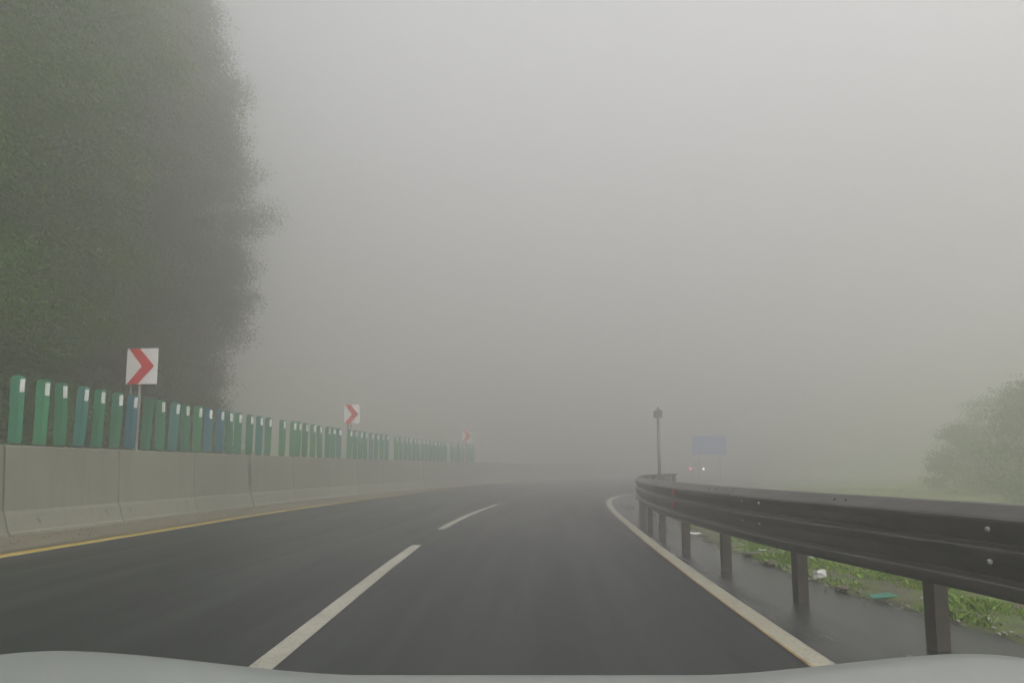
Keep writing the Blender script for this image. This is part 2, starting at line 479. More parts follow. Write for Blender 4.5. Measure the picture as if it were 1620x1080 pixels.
# dark filler behind each open joint: one filler strip per joint, set back from the face
fill = [(o - .02 if i < 5 else o, z) for i, (o, z) in enumerate(PROF)]
inner = [(-.05, -.02), (-.10, .12), (-.19, .42), (-.26, WH - .05), (-.55, WH - .05), (-.62, .4), (-.63, -.02)]
for s_, g_ in joints:
    b = MB(); b.add(*sweep(C_wall, np.array([s_ - .04, s_ + .04]), inner, WO)); b.build('joint_filler', M['joint'], wall)
def face_pt(s_, z):   # point on the traffic face of the wall
    o = float(np.interp(z, [p[1] for p in PROF[1:7]], [p[0] for p in PROF[1:7]]))
    x, y, tx, ty = [float(v) for v in C_wall.at(s_)]
    return Vector((x + ty * o, y - tx * o, z)), Vector((tx, ty, 0)), Vector((ty, -tx, 0))
for y_, z0_, z1_, lean_ in ((12.2, .33, .20, .06), (14.0, .36, .20, .10), (14.75, .34, .24, .06), (17.0, .36, .26, .05), (17.9, .38, .26, .07), (18.4, .33, .27, .05), (22.2, .34, .24, .08), (25.0, .32, .22, .05)):
    s_ = C_wall.s_of_y(y_); b = MB()
    pts = []
    for q in np.linspace(0, 1, 5):
        p, tt, nn = face_pt(s_ + lean_ * q, z0_ * (1 - q) + z1_ * q)
        w_ = .034 * (1 - abs(q - .45)) + random.uniform(-.005, .005)
        pts += [p + nn * .004 - tt * w_, p + nn * .004 + tt * w_]
    b.add(pts, [(2*i, 2*i+1, 2*i+3, 2*i+2) for i in range(4)])
    o = b.build('foot_mark', M['dark_mark'], wall, recalc=False)  # flat dark mark laid on the sloping wall foot, nothing is cut in
    o.location = -WO
# wide dark bar laid on the wall face across one joint
b = MB(); s_ = joints[0][0]
s_ = min(joints, key=lambda j: abs(j[0] - C_wall.s_of_y(20.4)))[0]
pts = []
for q in np.linspace(0, 1, 9):
    p, tt, nn = face_pt(s_ - .10, 1.40 - .75 * q); p2, _, n2 = face_pt(s_ + .07, 1.40 - .75 * q)
    w_ = random.uniform(-.02, .03)
    pts += [p + nn * .004 - tt * w_, p2 + n2 * .004 + tt * w_]
b.add(pts, [(2*i, 2*i+1, 2*i+3, 2*i+2) for i in range(8)])
o = b.build('dark_bar', M['dark_mark'], wall, recalc=False); o.location = -WO

# ------------------------------------------------------------------ anti-glare panels on the wall top
PW, PH, PT = .235, 1.33, .035
def blade_outline(w, h):
    r = .07; pts = [(-w / 2 + .012, .05), (w / 2 - .012, .05)]
    for k in range(6):
        a = k / 5 * math.pi / 2
        pts.append((w / 2 - r + r * math.cos(a), h - r + r * math.sin(a)))
    for k in range(6):
        a = math.pi / 2 + k / 5 * math.pi / 2
        pts.append((-w / 2 + r + r * math.cos(a), h - r + r * math.sin(a)))
    return pts
blade_mesh = {}
def make_blade(kind):
    b = MB(); b.prism(blade_outline(PW, PH), -PT / 2, PT / 2)
    b.box((0, -PT / 2 - .006, PH * .5), (.03, .012, PH * .86))   # stiffening rib
    return b
foot_b = MB().box((0, 0, .012), (.20, .16, .024), bev=.004).box((0, .03, .06), (.16, .02, .10), bev=.004)
refl_b = MB().box((PW / 2 - .048, -PT / 2 - .004, PH - .19), (.075, .008, .25), bev=.002)
protos = {}
def place_panel(s_, kind, label, yaw, tilt, refl=True):
    x, y = [float(v) for v in C_wall.off(s_, -.41)]
    tx, ty = [float(v) for v in C_wall.at(s_)[2:]]
    rz = -math.atan2(tx, ty) + .38 + yaw
    root = empty('antiglare_panel', (x, y, WH), rz)
    root.rotation_euler = (0, tilt, rz)
    tag(root, label, 'anti-glare panel', 'anti-glare panels along the top of the concrete wall')
    if 'foot' not in protos:
        a = MB(); protos['foot'] = foot_b.build('foot_bracket', M['post_steel'], root)
        protos['refl'] = refl_b.build('reflector', M['reflector'], root)
    else:
        for key in ('foot', 'refl'):
            if key == 'refl' and not refl: continue
            c = protos[key].copy(); COL.objects.link(c); c.parent = root
    if kind not in protos:
        protos[kind] = make_blade(kind).build('blade', PM[kind], root)
    else:
        c = protos[kind].copy(); COL.objects.link(c); c.parent = root
    return root
G0 = [(18.8,'green'),(19.35,'teal'),
      (19.91,'teal'),(20.48,'bright'),(20.99,'green'),(21.49,'steelblue'),(22.0,'green'),(22.57,'dark'),(23.07,'blue')]
G1 = [(23.67,'dark'),(24.24,'green'),(24.75,'steelblue'),(25.32,'dark'),(25.89,'grass'),(26.43,'blue'),(27.03,'blue'),(27.57,'dark'),(28.05,'green'),(28.72,'dark'),(29.33,'steelblue'),(29.93,'dark')]
G2 = [(30.95,'grass'),(31.75,'grass'),(32.16,'grass'),(32.73,'dark'),(33.44,'grass'),(34.07,'green'),(34.78,'green'),(35.32,'green'),(35.90,'steelblue')]
G3 = [(37.0,'green'),(37.63,'green'),(38.21,'teal'),(38.79,'green'),(39.46,'steelblue'),(40.10,'green'),(40.84,'teal'),(41.49,'steelblue')]
G4 = [(42.81 + .66 * i, ['green','teal','green','steelblue','green','teal'][i % 6]) for i in range(13)]
G5 = [(52.0,'green'),(52.7,'teal'),(53.36,'green'),(54.14,'teal'),(55.25,'green'),(55.9,'green'),(56.53,'teal')]
ORD = ['zeroth','first','second','third','fourth','fifth','sixth','seventh','eighth','ninth','tenth','eleventh','twelfth','thirteenth']
def lab(g, i, kind):
    c = PN[kind]; n_ = len(g)
    if g is G0:
        k = n_ - i
        if k == 1: return f'{c} panel just left of the nearest chevron sign post, the last before it'
        return f'{c} panel on the concrete wall, {ORD[k]} to the left of the nearest chevron sign'
    if g is G1:
        if i == 0: return 'dark green panel without a white reflector, just right of the nearest chevron sign'
        if i == n_ - 1: return f'{c} panel at the near side of the first gap beyond the nearest chevron sign'
        return f'{c} panel with white reflector, {ORD[i + 1]} to the right of the nearest chevron sign'
    if g is G2:
        if i == 0: return f'{c} panel standing alone just after the gap between the two nearer chevron signs'
        if i == n_ - 1: return f'{c} panel right against the near side of the middle chevron sign post'
        return f'{c} panel in the row ending at the middle chevron sign, {ORD[n_ - i]} before its post'
    if g is G3:
        if i == n_ - 1: return f'hazy {c} panel before the gap that follows the middle chevron sign'
        return f'hazy {c} panel, {ORD[i + 1]} beyond the middle chevron sign and before the next gap'
    if g is G4:
        if i == 0: return f'fog-dimmed {c} panel just past the gap beyond the middle chevron sign'
        if i == n_ - 1: return f'fog-dimmed {c} panel at the far end of the longest unbroken row'
        return f'fog-dimmed {c} panel, {ORD[i + 1]} in the long row between middle and farthest chevron signs'
    if i == n_ - 1: return f'very faint {c} panel, the last one of the fence before fog hides it'
    return f'very faint {c} panel near the farthest chevron sign, {ORD[n_ - i]} from the foggy far end'
for g in (G0, G1, G2, G3, G4, G5):
    for i, (s_, kind) in enumerate(g):
        place_panel(s_, kind, lab(g, i, kind), random.gauss(0, .08), random.gauss(0, .016), not (g is G1 and i == 0))

# ------------------------------------------------------------------ chevron signs
def chevron_sign(x, y, zb, w, h, label, rz, posts):
    root = empty('chevron_sign', (x, y, WH), rz); tag(root, label, 'road sign', 'red and white chevron signs on the wall')
    zc = zb - WH
    b = MB(); b.box((0, 0, zc + h / 2), (w, .03, h), bev=.006); board = b.build('sign_board', M['sign_white'], root)
    bk = MB()
    bk.box((0, .03, zc + h * .5), (w * .9, .03, .05), bev=.004)
    bk.build('bracket', M['galv'], root)
    # the red chevron, pointing right: from the top edge to the tip and back to the bottom edge
    X = lambda u: (u - .5) * w
    Z = lambda v: zc + h * (1 - v)
    t_ = .36
    out = [(.06, .0), (.06 + t_, .0), (.90, .5), (.06 + t_ - .02, 1.), (.04, 1.), (.51, .5)]
    f_ = MB(); f_.prism([(X(u), Z(.004 + v * .992)) for u, v in out], -.019, -.016); f_.build('chevron', M['sign_red'], root)
    for px, rr in posts:
        p = MB(); p.tube([(px, .055, 0), (px, .055, zc + h * .92)], rr, 10); p.box((px, .055, .008), (.14, .12, .016), bev=.003)
        p.build('post', M['galv'], root)
    return root
for y_, w, h, zb, lb, rz, po in (
    (15.25, .80, .88, 3.28, 'nearest and clearest red and white chevron sign, large above the green panels', -.10, [(-.075, .032), (-.30, .02)]),
    (28.9, .78, .88, 3.27, 'middle chevron sign, half faded by fog, on twin poles above the wall', -.16, [(-.03, .036), (-.2, .036)]),
    (46.2, .80, .90, 3.15, 'farthest chevron sign, pale pink and nearly lost in the fog', -.25, [(-.06, .036), (-.22, .036)])):
    s_ = C_wall.s_of_y(y_); x, y = [float(v) for v in C_wall.off(s_, -.40)]
    u = {15.25: -.5885, 28.9: -.2565, 46.2: -.0735}[y_]
    chevron_sign(x + .06, y, zb, w, h, lb, rz, po)

# ------------------------------------------------------------------ guardrail
RH = 1.03
rail = empty('guardrail', (2.6, 9, 0)); tag(rail, 'dark wet steel guardrail on posts along the right shoulder', 'guardrail')
RO = Vector(rail.location)
# offset to the LEFT of the post line (towards traffic) is negative
prof = [(0, 0), (-.012, .004), (-.03, -.004), (-.098, -.072), (-.110, -.088), (-.113, -.105), (-.104, -.150), (-.066, -.222), (-.060, -.236),
        (-.064, -.243), (-.102, -.262), (-.111, -.270), (-.113, -.284), (-.104, -.340), (-.066, -.428), (-.060, -.442),
        (-.064, -.449), (-.102, -.468), (-.111, -.476), (-.113, -.490), (-.106, -.53), (-.085, -.56)]
back = [(o + .006, z) for o, z in reversed(prof)]
loop = [(o, RH + z) for o, z in prof] + [(o, RH + z - .004) for o, z in back]
b = MB(); b.add(*sweep(C_rail, np.arange(1.0, C_rail.s_of_y(26.5), .3), loop, RO)); b.build('beam', M['steel'], rail, smooth=False)
# lapped splices: a thin second skin 0.35 m long every 4 m
ss = C_rail.s_of_y(3.4)
while ss < C_rail.s_of_y(25):
    lp = [(o - .005, RH + z) for o, z in prof[2:-1]] + [(o - .001, RH + z) for o, z in reversed(prof[2:-1])]
    q = MB(); q.add(*sweep(C_rail, np.linspace(ss, ss + .36, 4), lp, RO)); q.build('splice', M['steel'], rail)
    ss += 4.0
posty = [.9, 2.7, 4.53, 6.12, 7.9, 9.65, 11.5, 13.4, 15.2, 17.0, 18.8, 20.5, 22.2, 24, 25.6]
for y_ in posty:
    s_ = C_rail.s_of_y(y_); x, y, tx, ty = [float(v) for v in C_rail.at(s_)]
    m_ = Matrix.Rotation(-math.atan2(tx, ty), 3, 'Z')
    p = MB()   # C-shaped rolled post, web towards the beam
    cs = [(-.03, -.05), (.075, -.05), (.075, -.022), (.067, -.022), (.067, -.042), (-.022, -.042), (-.022, .042), (.067, .042), (.067, .022), (.075, .022), (.075, .05), (-.03, .05)]
    n_ = len(cs); vs = []
    for z in (-.05, RH - .06):
        for a, c_ in cs: 
            v = m_ @ Vector((a, c_, 0)); vs.append((x + v.x - RO.x, y + v.y - RO.y, z))
    p.add(vs, [tuple(range(n_))[::-1], tuple(range(n_, 2 * n_))] + [(i, (i+1) % n_, n_ + (i+1) % n_, n_ + i) for i in range(n_)])
    p.build('post', M['post_steel'], rail)
def rail_pt(y_, dz, off):
    x, y, tx, ty = [float(v) for v in C_rail.at(C_rail.s_of_y(y_))]
    return Vector((x + ty * off, y - tx * off, RH + dz)), Vector((tx, ty, 0)), Vector((ty, -tx, 0))
for y_, dz, nm, mt, sz in ((3.92, -.15, 'bolt', 'bolt', .014), (3.92, -.345, 'bolt', 'bolt', .014), (7.0, -.14, 'bolt', 'bolt', .012), (6.6, -.14, 'bolt', 'bolt', .013), (7.0, -.35, 'bolt', 'bolt', .01),
                           (6.6, -.35, 'bolt', 'bolt', .01), (9.0, -.14, 'bolt', 'bolt', .008), (9.0, -.35, 'bolt', 'bolt', .008)):
    p, tt, nn = rail_pt(y_, dz, -.116)
    q = MB(); q.tube([p - RO + nn * .004, p - RO - nn * .006, p - RO - nn * .010], [sz * 1.15, sz * 1.15, sz * .6], 10); q.build(nm, M[mt], rail)
for y_, dz in ((5.28, -.045), (5.42, -.045), (7.9, -.045), (8.15, -.045)):
    p, tt, nn = rail_pt(y_, dz, -.068)
    q = MB(); up = (Vector((0, 0, 1)) - nn).normalized()
    q.tube([p - RO, p - RO + up * .012], [.011, .008], 8); q.build('bolt', M['black_bolt'], rail)
for y_, dz, rot in ((9.75, -.15, 0), (9.8, -.345, 0)):
    p, tt, nn = rail_pt(y_, dz, -.122)
    ang = math.atan2(tt.y, tt.x)
    q = MB(); q.box(p - RO, (.13, .016, .085), Matrix.Rotation(ang, 4, 'Z'), bev=.004); o = q.build('reflector', M['red_reflector'], rail)
    o['label'] = 'red reflector on the guardrail beam'

# ------------------------------------------------------------------ post with a small box head behind the rail
pz = ground_z(4.66, 20)
pole = empty('marker_post', (4.64, 20.0, 0)); tag(pole, 'slim grey post with a small box head behind the guardrail', 'post')
q = MB(); q.tube([(0, 0, -.08), (0, 0, 1.2), (0, 0, 2.86)], [.055, .05, .045], 12); q.build('pole', M['grey_pole'], pole, smooth=True)
q = MB()
q.prism([(-.12, 2.84), (.10, 2.84), (.115, 3.04), (.0, 3.12), (-.125, 3.04)], -.10, .10); q.build('head', M['grey_pole'], pole)
q = MB(); q.tube([(-.005, 0, 3.10), (-.005, 0, 3.18)], [.025, .02], 8); q.build('finial', M['grey_pole'], pole)

# ------------------------------------------------------------------ blue direction sign far off
bx, by = 19.0, 61.0
bs = empty('direction_sign', (bx, by, ground_z(bx, by)), -.1); tag(bs, 'blank-looking blue road sign fading into the fog beyond the guardrail', 'road sign')
bz = -ground_z(bx, by)
q = MB(); q.box((0, 0, bz + 3.45), (3.2, .06, 1.85), bev=.02); q.build('sign_board', M['sign_blue'], bs)
for px in (-1.0, 1.0):
    q = MB(); q.tube([(px, .09, -.1), (px, .09, bz + 4.2)], .06, 8); q.build('post', M['galv'], bs)

# ------------------------------------------------------------------ a vehicle lost in the fog
M['far_body'] = simple('pale_grey_car_paint', (.55, .55, .54), (.62, .62, .61), 1, .4, 0)
M['far_glass'] = simple('dark_car_glass', (.2, .21, .22), (.26, .27, .28), 1, .2, 0)
M['tyre'] = simple('black_tyre', (.02, .02, .02), (.035, .035, .035), 5, .8, .2)
def m_lamp(name, col, e):
    m = bpy.data.materials.new(name); m.use_nodes = True
    p = m.node_tree.nodes['Principled BSDF']; p.inputs['Base Color'].default_value = (*col, 1)
    p.inputs['Emission Color'].default_value = (*col, 1); p.inputs['Emission Strength'].default_value = e
    return m
M['tail'] = m_lamp('lit_tail_lamp', (1, .05, .10), 18); M['white_lamp'] = m_lamp('lit_white_lamp', (1, .98, .9), 32)
vx, vy = 23.9, 80.0
van = empty('van', (vx, vy, 0), R(-30)); tag(van, 'distant van almost hidden by fog, one red and one white lamp showing', 'van')
def van_shell(prof_, w, taper):
    k = len(prof_); vs = []
    for sx in (-1, 1):
        for y, z in prof_: vs.append((sx * w / 2 * (taper if z > 1.15 else 1), y, z))
    fs = [tuple(range(k)), tuple(range(k, 2 * k))[::-1]] + [(i, i + k, (i + 1) % k + k, (i + 1) % k) for i in range(k)]
    return vs, fs
q = MB(); q.add(*van_shell([(-2.3, .35), (-2.35, .8), (-2.3, 1.3), (-2.15, 2.0), (-1.9, 2.08), (.9, 2.05), (1.6, 1.3), (2.4, 1.05), (2.5, .7), (2.45, .35)], 1.85, .9)); q.build('body', M['far_body'], van)
q = MB(); q.box((0, -2.245, 1.66), (1.35, .03, .5), Matrix.Rotation(R(-12), 4, 'X'), bev=.03); q.build('rear_window', M['far_glass'], van)
for sx in (-1, 1):
    for yy in (-1.5, 1.55):
        q = MB(); q.tube([(sx * .78, yy, .33), (sx * .95, yy, .33)], .33, 18); q.build('wheel', M['tyre'], van)
q = MB(); q.box((-.78, -2.345, 1.18), (.24, .05, .26), bev=.03); o = q.build('tail_lamp', M['tail'], van); o['label'] = 'lit red tail lamp'
q = MB(); q.box((.78, -2.345, 1.16), (.14, .05, .16), bev=.03); o = q.build('tail_lamp', M['white_lamp'], van); o['label'] = 'lit white lamp'

# ------------------------------------------------------------------ litter at the shoulder edge
M['bag'] = simple('dirty_white_plastic', (.34, .34, .33), (.46, .455, .44), 9, .5, .4, 20)
bm = bmesh.new(); bmesh.ops.create_icosphere(bm, subdivisions=3, radius=1.0)
for v in bm.verts:
    n_ = .16 * math.sin(5 * v.co.x + 3 * v.co.z + 1) + .13 * math.sin(7 * v.co.y - 4 * v.co.z) + .08 * math.sin(13 * v.co.x + 9 * v.co.y)
    v.co *= 1 + n_
    v.co.x *= .085; v.co.y *= .06; v.co.z = max(v.co.z, -.45) * .055
o = MB().bm(bm).build('plastic_bag', M['bag'], smooth=True); o.location = (3.42, 7.18, .07); o.rotation_euler = (0, R(-14), .5)
tag(o, 'crumpled dirty white plastic bag on the soil beside a guardrail post', 'plastic bag')
M['teal_plastic'] = simple('teal_plastic', (.05, .19, .14), (.08, .25, .18), 12, .5, .1)
q = MB(); m_ = Matrix.Rotation(R(14), 4, 'Z')
q.box((0, 0, .012), (.25, .085, .008), bev=.002)
for k in range(6): q.box((-.10 + .04 * k, 0, .019), (.012, .075, .008), bev=.002)
q.box((0, .04, .018), (.25, .008, .018), bev=.002); q.box((0, -.04, .018), (.25, .008, .018), bev=.002)
o = q.build('plastic_grating', M['teal_plastic']); o.location = (3.50, 6.12, .035); o.rotation_euler = (R(6), R(-3), R(12))
tag(o, 'broken flat piece of teal plastic lying on the bare verge', 'litter')
def scrap(loc, sx, sy, rz, label, seed, name='paper_scrap', mat='bag'):
    r = random.Random(seed); n_ = 6; vs = []; fs = []
    for i in range(n_):
        for j in range(n_):
            vs.append(((i / (n_ - 1) - .5) * sx + r.gauss(0, sx * .04), (j / (n_ - 1) - .5) * sy + r.gauss(0, sy * .04), .004 + abs(r.gauss(0, .008))))
    fs = [(i*n_+j, i*n_+j+1, (i+1)*n_+j+1, (i+1)*n_+j) for i in range(n_-1) for j in range(n_-1)]
    b_ = MB().add(vs, fs); o_ = b_.build(name, M[mat]); sol = o_.modifiers.new('thick', 'SOLIDIFY'); sol.thickness = .003
    o_.location = loc; o_.rotation_euler = (r.gauss(0, .1), r.gauss(0, .1), rz)
    tag(o_, label, 'litter'); return o_
scrap((3.80, 5.95, .055), .075, .028, -.2, 'small white scrap lying on the soil left of the nearest post', 1)
scrap((3.36, 11.8, .05), .22, .16, .3, 'flat pale scrap on the wet shoulder edge by the fourth farther post', 2)
scrap((3.62, 9.3, .06), .12, .08, .9, 'small pale wrapper among stones between two guardrail posts', 3)
scrap((3.95, 8.5, .07), .07, .05, .4, 'tiny white wrapper in the grass beyond the stones', 5)
M['stone'] = simple('brown_stone', (.05, .042, .033), (.13, .11, .085), 14, .8, .5, 30)
for loc, sz, lb in (((3.36, 8.35, .03), (.16, .10, .035), 'flat dark clod of broken asphalt at the shoulder edge'),
                    ((3.46, 9.1, .04), (.20, .10, .03), 'long brown clod of turf farther along the shoulder edge'),
                    ((3.38, 6.62, .03), (.10, .07, .025), 'small brown clod between the bag and the teal plastic')):
    bm = bmesh.new(); bmesh.ops.create_icosphere(bm, subdivisions=3, radius=1.0)
    ph = random.uniform(0, 6)
    for v in bm.verts:
        v.co *= 1 + .16 * math.sin(4 * v.co.x + ph) * math.cos(5 * v.co.y + ph) + .10 * math.sin(9 * v.co.z + 7 * v.co.x + ph)
        v.co.x *= sz[0]; v.co.y *= sz[1]; v.co.z *= sz[2]
    o = MB().bm(bm).build('clod', M['stone'], smooth=True); o.location = loc; o.rotation_euler = (0, 0, random.uniform(0, 3)); tag(o, lb, 'clod')

# ------------------------------------------------------------------ trees
def crown_cloud(h, z0, rad_fn, n_clump, per, leaf, seed, sig=.72, hollow=.55):
    """leaf quads in clumps spread through the crown volume"""
    r = np.random.default_rng(seed); V = []; 
    zz = z0 + (h - z0) * r.random(n_clump) ** .9
    a = r.random(n_clump) * 2 * np.pi
    # limb-like lobes make the outline uneven
    lob = 1 + .16 * np.sin(a * 3 + zz * .8 + seed) + .14 * np.sin(a * 5 - zz * 1.7)
    rr = np.array([rad_fn((z - z0) / (h - z0)) for z in zz]) * lob * (hollow + (1 - hollow) * r.random(n_clump) ** .5)
    cx, cy = rr * np.cos(a), rr * np.sin(a)
    cs = sig * (.6 + .9 * r.random(n_clump))
    c = np.repeat(np.stack([cx, cy, zz - rr * .12], 1), per, 0); s = np.repeat(cs, per)
    g_ = r.normal(0, 1, (n_clump * per, 3)); g_ *= (1.75 * r.random(n_clump * per) ** .55 / np.linalg.norm(g_, axis=1))[:, None]
    p = c + g_ * s[:, None] * np.array([1, 1, .6])
    n = len(p); L = leaf * (.6 + .8 * r.random(n))
    nn = g_ * .55 + np.array([0, 0, .55]) + r.normal(0, .45, (n, 3)); nn /= np.linalg.norm(nn, axis=1)[:, None]
    u = r.normal(0, 1, (n, 3)); u -= (u * nn).sum(1)[:, None] * nn; u /= np.linalg.norm(u, axis=1)[:, None]
    w = np.cross(nn, u)
    Q = np.stack([p - u * L[:, None] * .5, p + w * L[:, None] * .28, p + u * L[:, None] * .5, p - w * L[:, None] * .28], 1)
    return Q.reshape(-1, 3), np.arange(n * 4).reshape(n, 4), np.stack([cx, cy, zz], 1)

def make_tree(kind, seed, h, z0, rmax, n_clump, per, leaf, mat, shape):
    root = empty(kind, (0, 0, 0))
    V, F, cl = crown_cloud(h, z0, lambda t: rmax * shape(t), n_clump, per, leaf, seed, sig=.72 if h > 10 else .38)
    np_mesh('crown', V, F, mat, root)
    r = random.Random(seed); b_ = MB()
    tr = .016 * h
    spine = [(r.gauss(0, .06) * i * .3, r.gauss(0, .06) * i * .3, h * .92 * i / 8) for i in range(9)]; spine[0] = (0, 0, -.6)
    b_.tube(spine, [tr * (1.25 if i == 0 else 1) * (1 - i / 9.5) + .02 for i in range(9)], 9)
    for k in range(22):
        q = cl[r.randrange(len(cl))]; zb = max(z0 * .6, q[2] - np.hypot(q[0], q[1]) * .55)
        t = zb / (h * .92); i = min(int(t * 8), 7)
        base = Vector(spine[i]).lerp(Vector(spine[i + 1]), t * 8 - i)
        tip = Vector(q); mid = base.lerp(tip, .5) + Vector((0, 0, .25))
        b_.tube([base, mid, tip], [tr * .32 * (1 - t * .6), tr * .18, .015], 6)
    b_.build('trunk', M['bark'], root)
    return root
def copy_tree(o):
    c = o.copy(); COL.objects.link(c)
    for ch in [q for q in bpy.data.objects if q.parent == o]:
        d_ = ch.copy(); COL.objects.link(d_); d_.parent = c
    return c
tall = lambda t: (.55 + .55 * math.sin(min(1, t * 1.35 + .12) * math.pi * .62)) * (1 if t < .55 else max(.12, 1 - ((t - .55) / .45) ** 2 * .9))
protoA = make_tree('tall_tree', 21, 27, 1.6, 3.6, 640, 540, .095, M['leaf_dark'], tall)
protoB = make_tree('tall_tree', 34, 25, 1.2, 3.9, 640, 540, .095, M['leaf_green'], tall)
protoC = make_tree('tall_tree', 55, 28, 2.0, 3.7, 640, 540, .095, M['leaf_olive'], tall)
used = set()
def plant(proto, x, y, rz, sxy, sz, label, group):
    o = proto if proto.name not in used else copy_tree(proto)
    used.add(proto.name)
    o.location = (x, y, ground_z(x, y) - .1); o.rotation_euler = (0, 0, rz); o.scale = (sxy, sxy, sz)
    tag(o, label, 'tree', group); return o
TG = 'tall trees behind the concrete wall'
for p, x, y, rz, sx, sz, lb in (
    (protoA, -15.35, 26.8, .4, .84, .82, 'tall dark tree whose ragged right edge ends the row behind the wall'),
    (protoC, -14.6, 21.5, 1.9, .84, .82, 'tall olive-green tree second from the right edge of the grove'),
    (protoB, -13.4, 15.2, 2.8, .82, .85, 'tall green tree rising behind the nearest chevron sign and panels'),
    (protoB, -12.5, 10.2, 4.4, .82, .85, 'greenest and nearest tall tree at the left border behind the panels'),
    (protoA, -18.6, 32.0, 5.2, 1.05, .78, 'hazy tall tree just behind the right end of the grove'),
    (protoC, -20.0, 25.5, 3.4, 1.1, .8, 'hazy tall tree in the second row of the grove, half covered'),
    (protoA, -19.2, 19.2, 2.2, 1.1, .8, 'dark tall tree in the second row behind the nearest chevron sign'),
    (protoB, -19.0, 13.6, 1.2, 1.1, .8, 'tall tree in the second row at the left border of the photo')):
    plant(p, x, y, rz, sx, sz, lb, TG)
# undergrowth behind the wall
round_ = lambda t: math.sqrt(max(.02, 1 - (2 * t - .85) ** 2 * .8))
bushA = make_tree('bush', 71, 4.2, .15, 2.0, 110, 160, .11, M['leaf_dark'], round_)
bushB = make_tree('bush', 72, 3.6, .15, 1.9, 110, 160, .11, M['leaf_olive'], round_)
for p, x, y, rz, s_, lb in (
    (bushA, -13.2, 13.2, .2, 1.0, 'dark bush behind the panels at the far left of the wall'),
    (bushB, -13.1, 16.8, 1.4, 1.0, 'olive bush behind the panels just left of the nearest chevron sign'),
    (bushA, -13.0, 20.4, 2.5, 1.05, 'dark bush behind the panels right of the nearest chevron sign'),
    (bushB, -13.1, 23.8, 3.6, 1.0, 'hazy olive bush under the right part of the grove'),
    (bushA, -14.2, 27.2, 4.6, .85, 'hazy low bush at the foot of the last tall tree')):
    o = plant(p, x, y, rz, s_, s_, lb, 'bushes behind the concrete wall'); o['category'] = 'bush'
# small trees on the right
small = lambda t: .45 + .62 * math.sin(min(1, .25 + t * .75) * math.pi) ** .8
sA = make_tree('young_tree', 81, 4.6, .3, 2.1, 210, 130, .10, M['leaf_green'], small)
sB = make_tree('young_tree', 82, 5.0, .3, 2.4, 190, 130, .11, M['leaf_green'], small)
for p, x, y, rz, sx, sz, lb in (
    (sA, 20.9, 23.6, .5, 1.05, 1.08, 'nearest and clearest bushy green tree, cut by the right border of the photo'),
    (sB, 24.3, 33.0, 1.9, .95, .74, 'low hazy bushy tree, farthest left of those beyond the guardrail'),
    (sB, 27.6, 34.0, 3.1, 1.15, 1.15, 'taller hazy tree standing between the low one and the right border')):
    plant(p, x, y, rz, sx, sz, lb, 'small trees beyond the guardrail')

# ------------------------------------------------------------------ the white car the camera rides in
t = NT('white_car_paint')
t.color(t.ramp(t.noise(3, 4), [(.3, (.185, .204, .195)), (.7, (.215, .232, .224))])); t.rough(.38)
t.p.inputs['Coat Weight'].default_value = .35; t.p.inputs['Coat Roughness'].default_value = .15
M['car_white'] = t.m
M['car_black'] = simple('black_trim', (.015, .015, .016), (.03, .03, .03), 4, .5, .05)
M['lamp_glass'] = simple('headlamp_glass', (.45, .46, .47), (.55, .56, .57), 6, .12, 0)
car = empty('car', (0, 1.0, 0)); tag(car, 'white car in the foreground, only the rear edge of its bonnet in view', 'car')
def hood_z(x, y):
    """bonnet surface height, y is metres ahead of the lens"""
    a = abs(x)
    z = .898 - .03 * (y - .6) - .06 * max(0, y - .6) ** 2 - .40 * max(0, y - 1.15) ** 2
    e0, e1, k = (.30, .92, .070) if x < 0 else (.38, .95, .064)
    t_ = min(1, max(0, (a - e0) / (e1 - e0)))
    z += k * t_ * t_ * (3 - 2 * t_) * (1.0 if y < 1.0 else max(0, 1 - (y - 1.0) / .9) ** .8)
    z -= 9 * max(0, a - .90) ** 2
    return z
nx_, ny_ = 57, 40
vs = []; fs = []
for j in range(ny_):
    y = .50 + (1.95 - .50) * j / (ny_ - 1)
    for i in range(nx_):
        x = (-1 + 2 * i / (nx_ - 1)) * (.95 - .18 * max(0, (y - 1.2) / .75) ** 2)
        vs.append((x, y - 1.0, hood_z(x, y)))
fs = [(j*nx_+i, j*nx_+i+1, (j+1)*nx_+i+1, (j+1)*nx_+i) for j in range(ny_-1) for i in range(nx_-1)]
MB().add(vs, fs).build('bonnet', M['car_white'], car, smooth=True)
# flanks and nose hang from the rim of the bonnet
rim = [vs[j*nx_] for j in range(ny_)] + [vs[(ny_-1)*nx_+i] for i in range(1, nx_)] + [vs[j*nx_+nx_-1] for j in range(ny_-2, -1, -1)]
bv = []; bf = []; K = 6
for k_, (x, y, z) in enumerate(rim):
    for q in range(K):
        t_ = q / (K - 1)
        out = 1 + .05 * math.sin(t_ * math.pi)
        bv.append((x * out, y + (.10 * math.sin(t_ * math.pi) if y > .8 else 0), z - .001 - (z - .26) * t_))
for k_ in range(len(rim) - 1):
    for q in range(K - 1): bf.append((k_*K+q, k_*K+q+1, (k_+1)*K+q+1, (k_+1)*K+q))
MB().add(bv, bf).build('body', M['car_white'], car, smooth=True)
q = MB(); q.box((0, -.52, .60), (1.66, .03, .5), bev=.01); q.build('bulkhead', M['car_black'], car)
q = MB(); q.box((0, 1.02, .42), (.95, .09, .16), bev=.02); q.build('grille', M['car_black'], car)
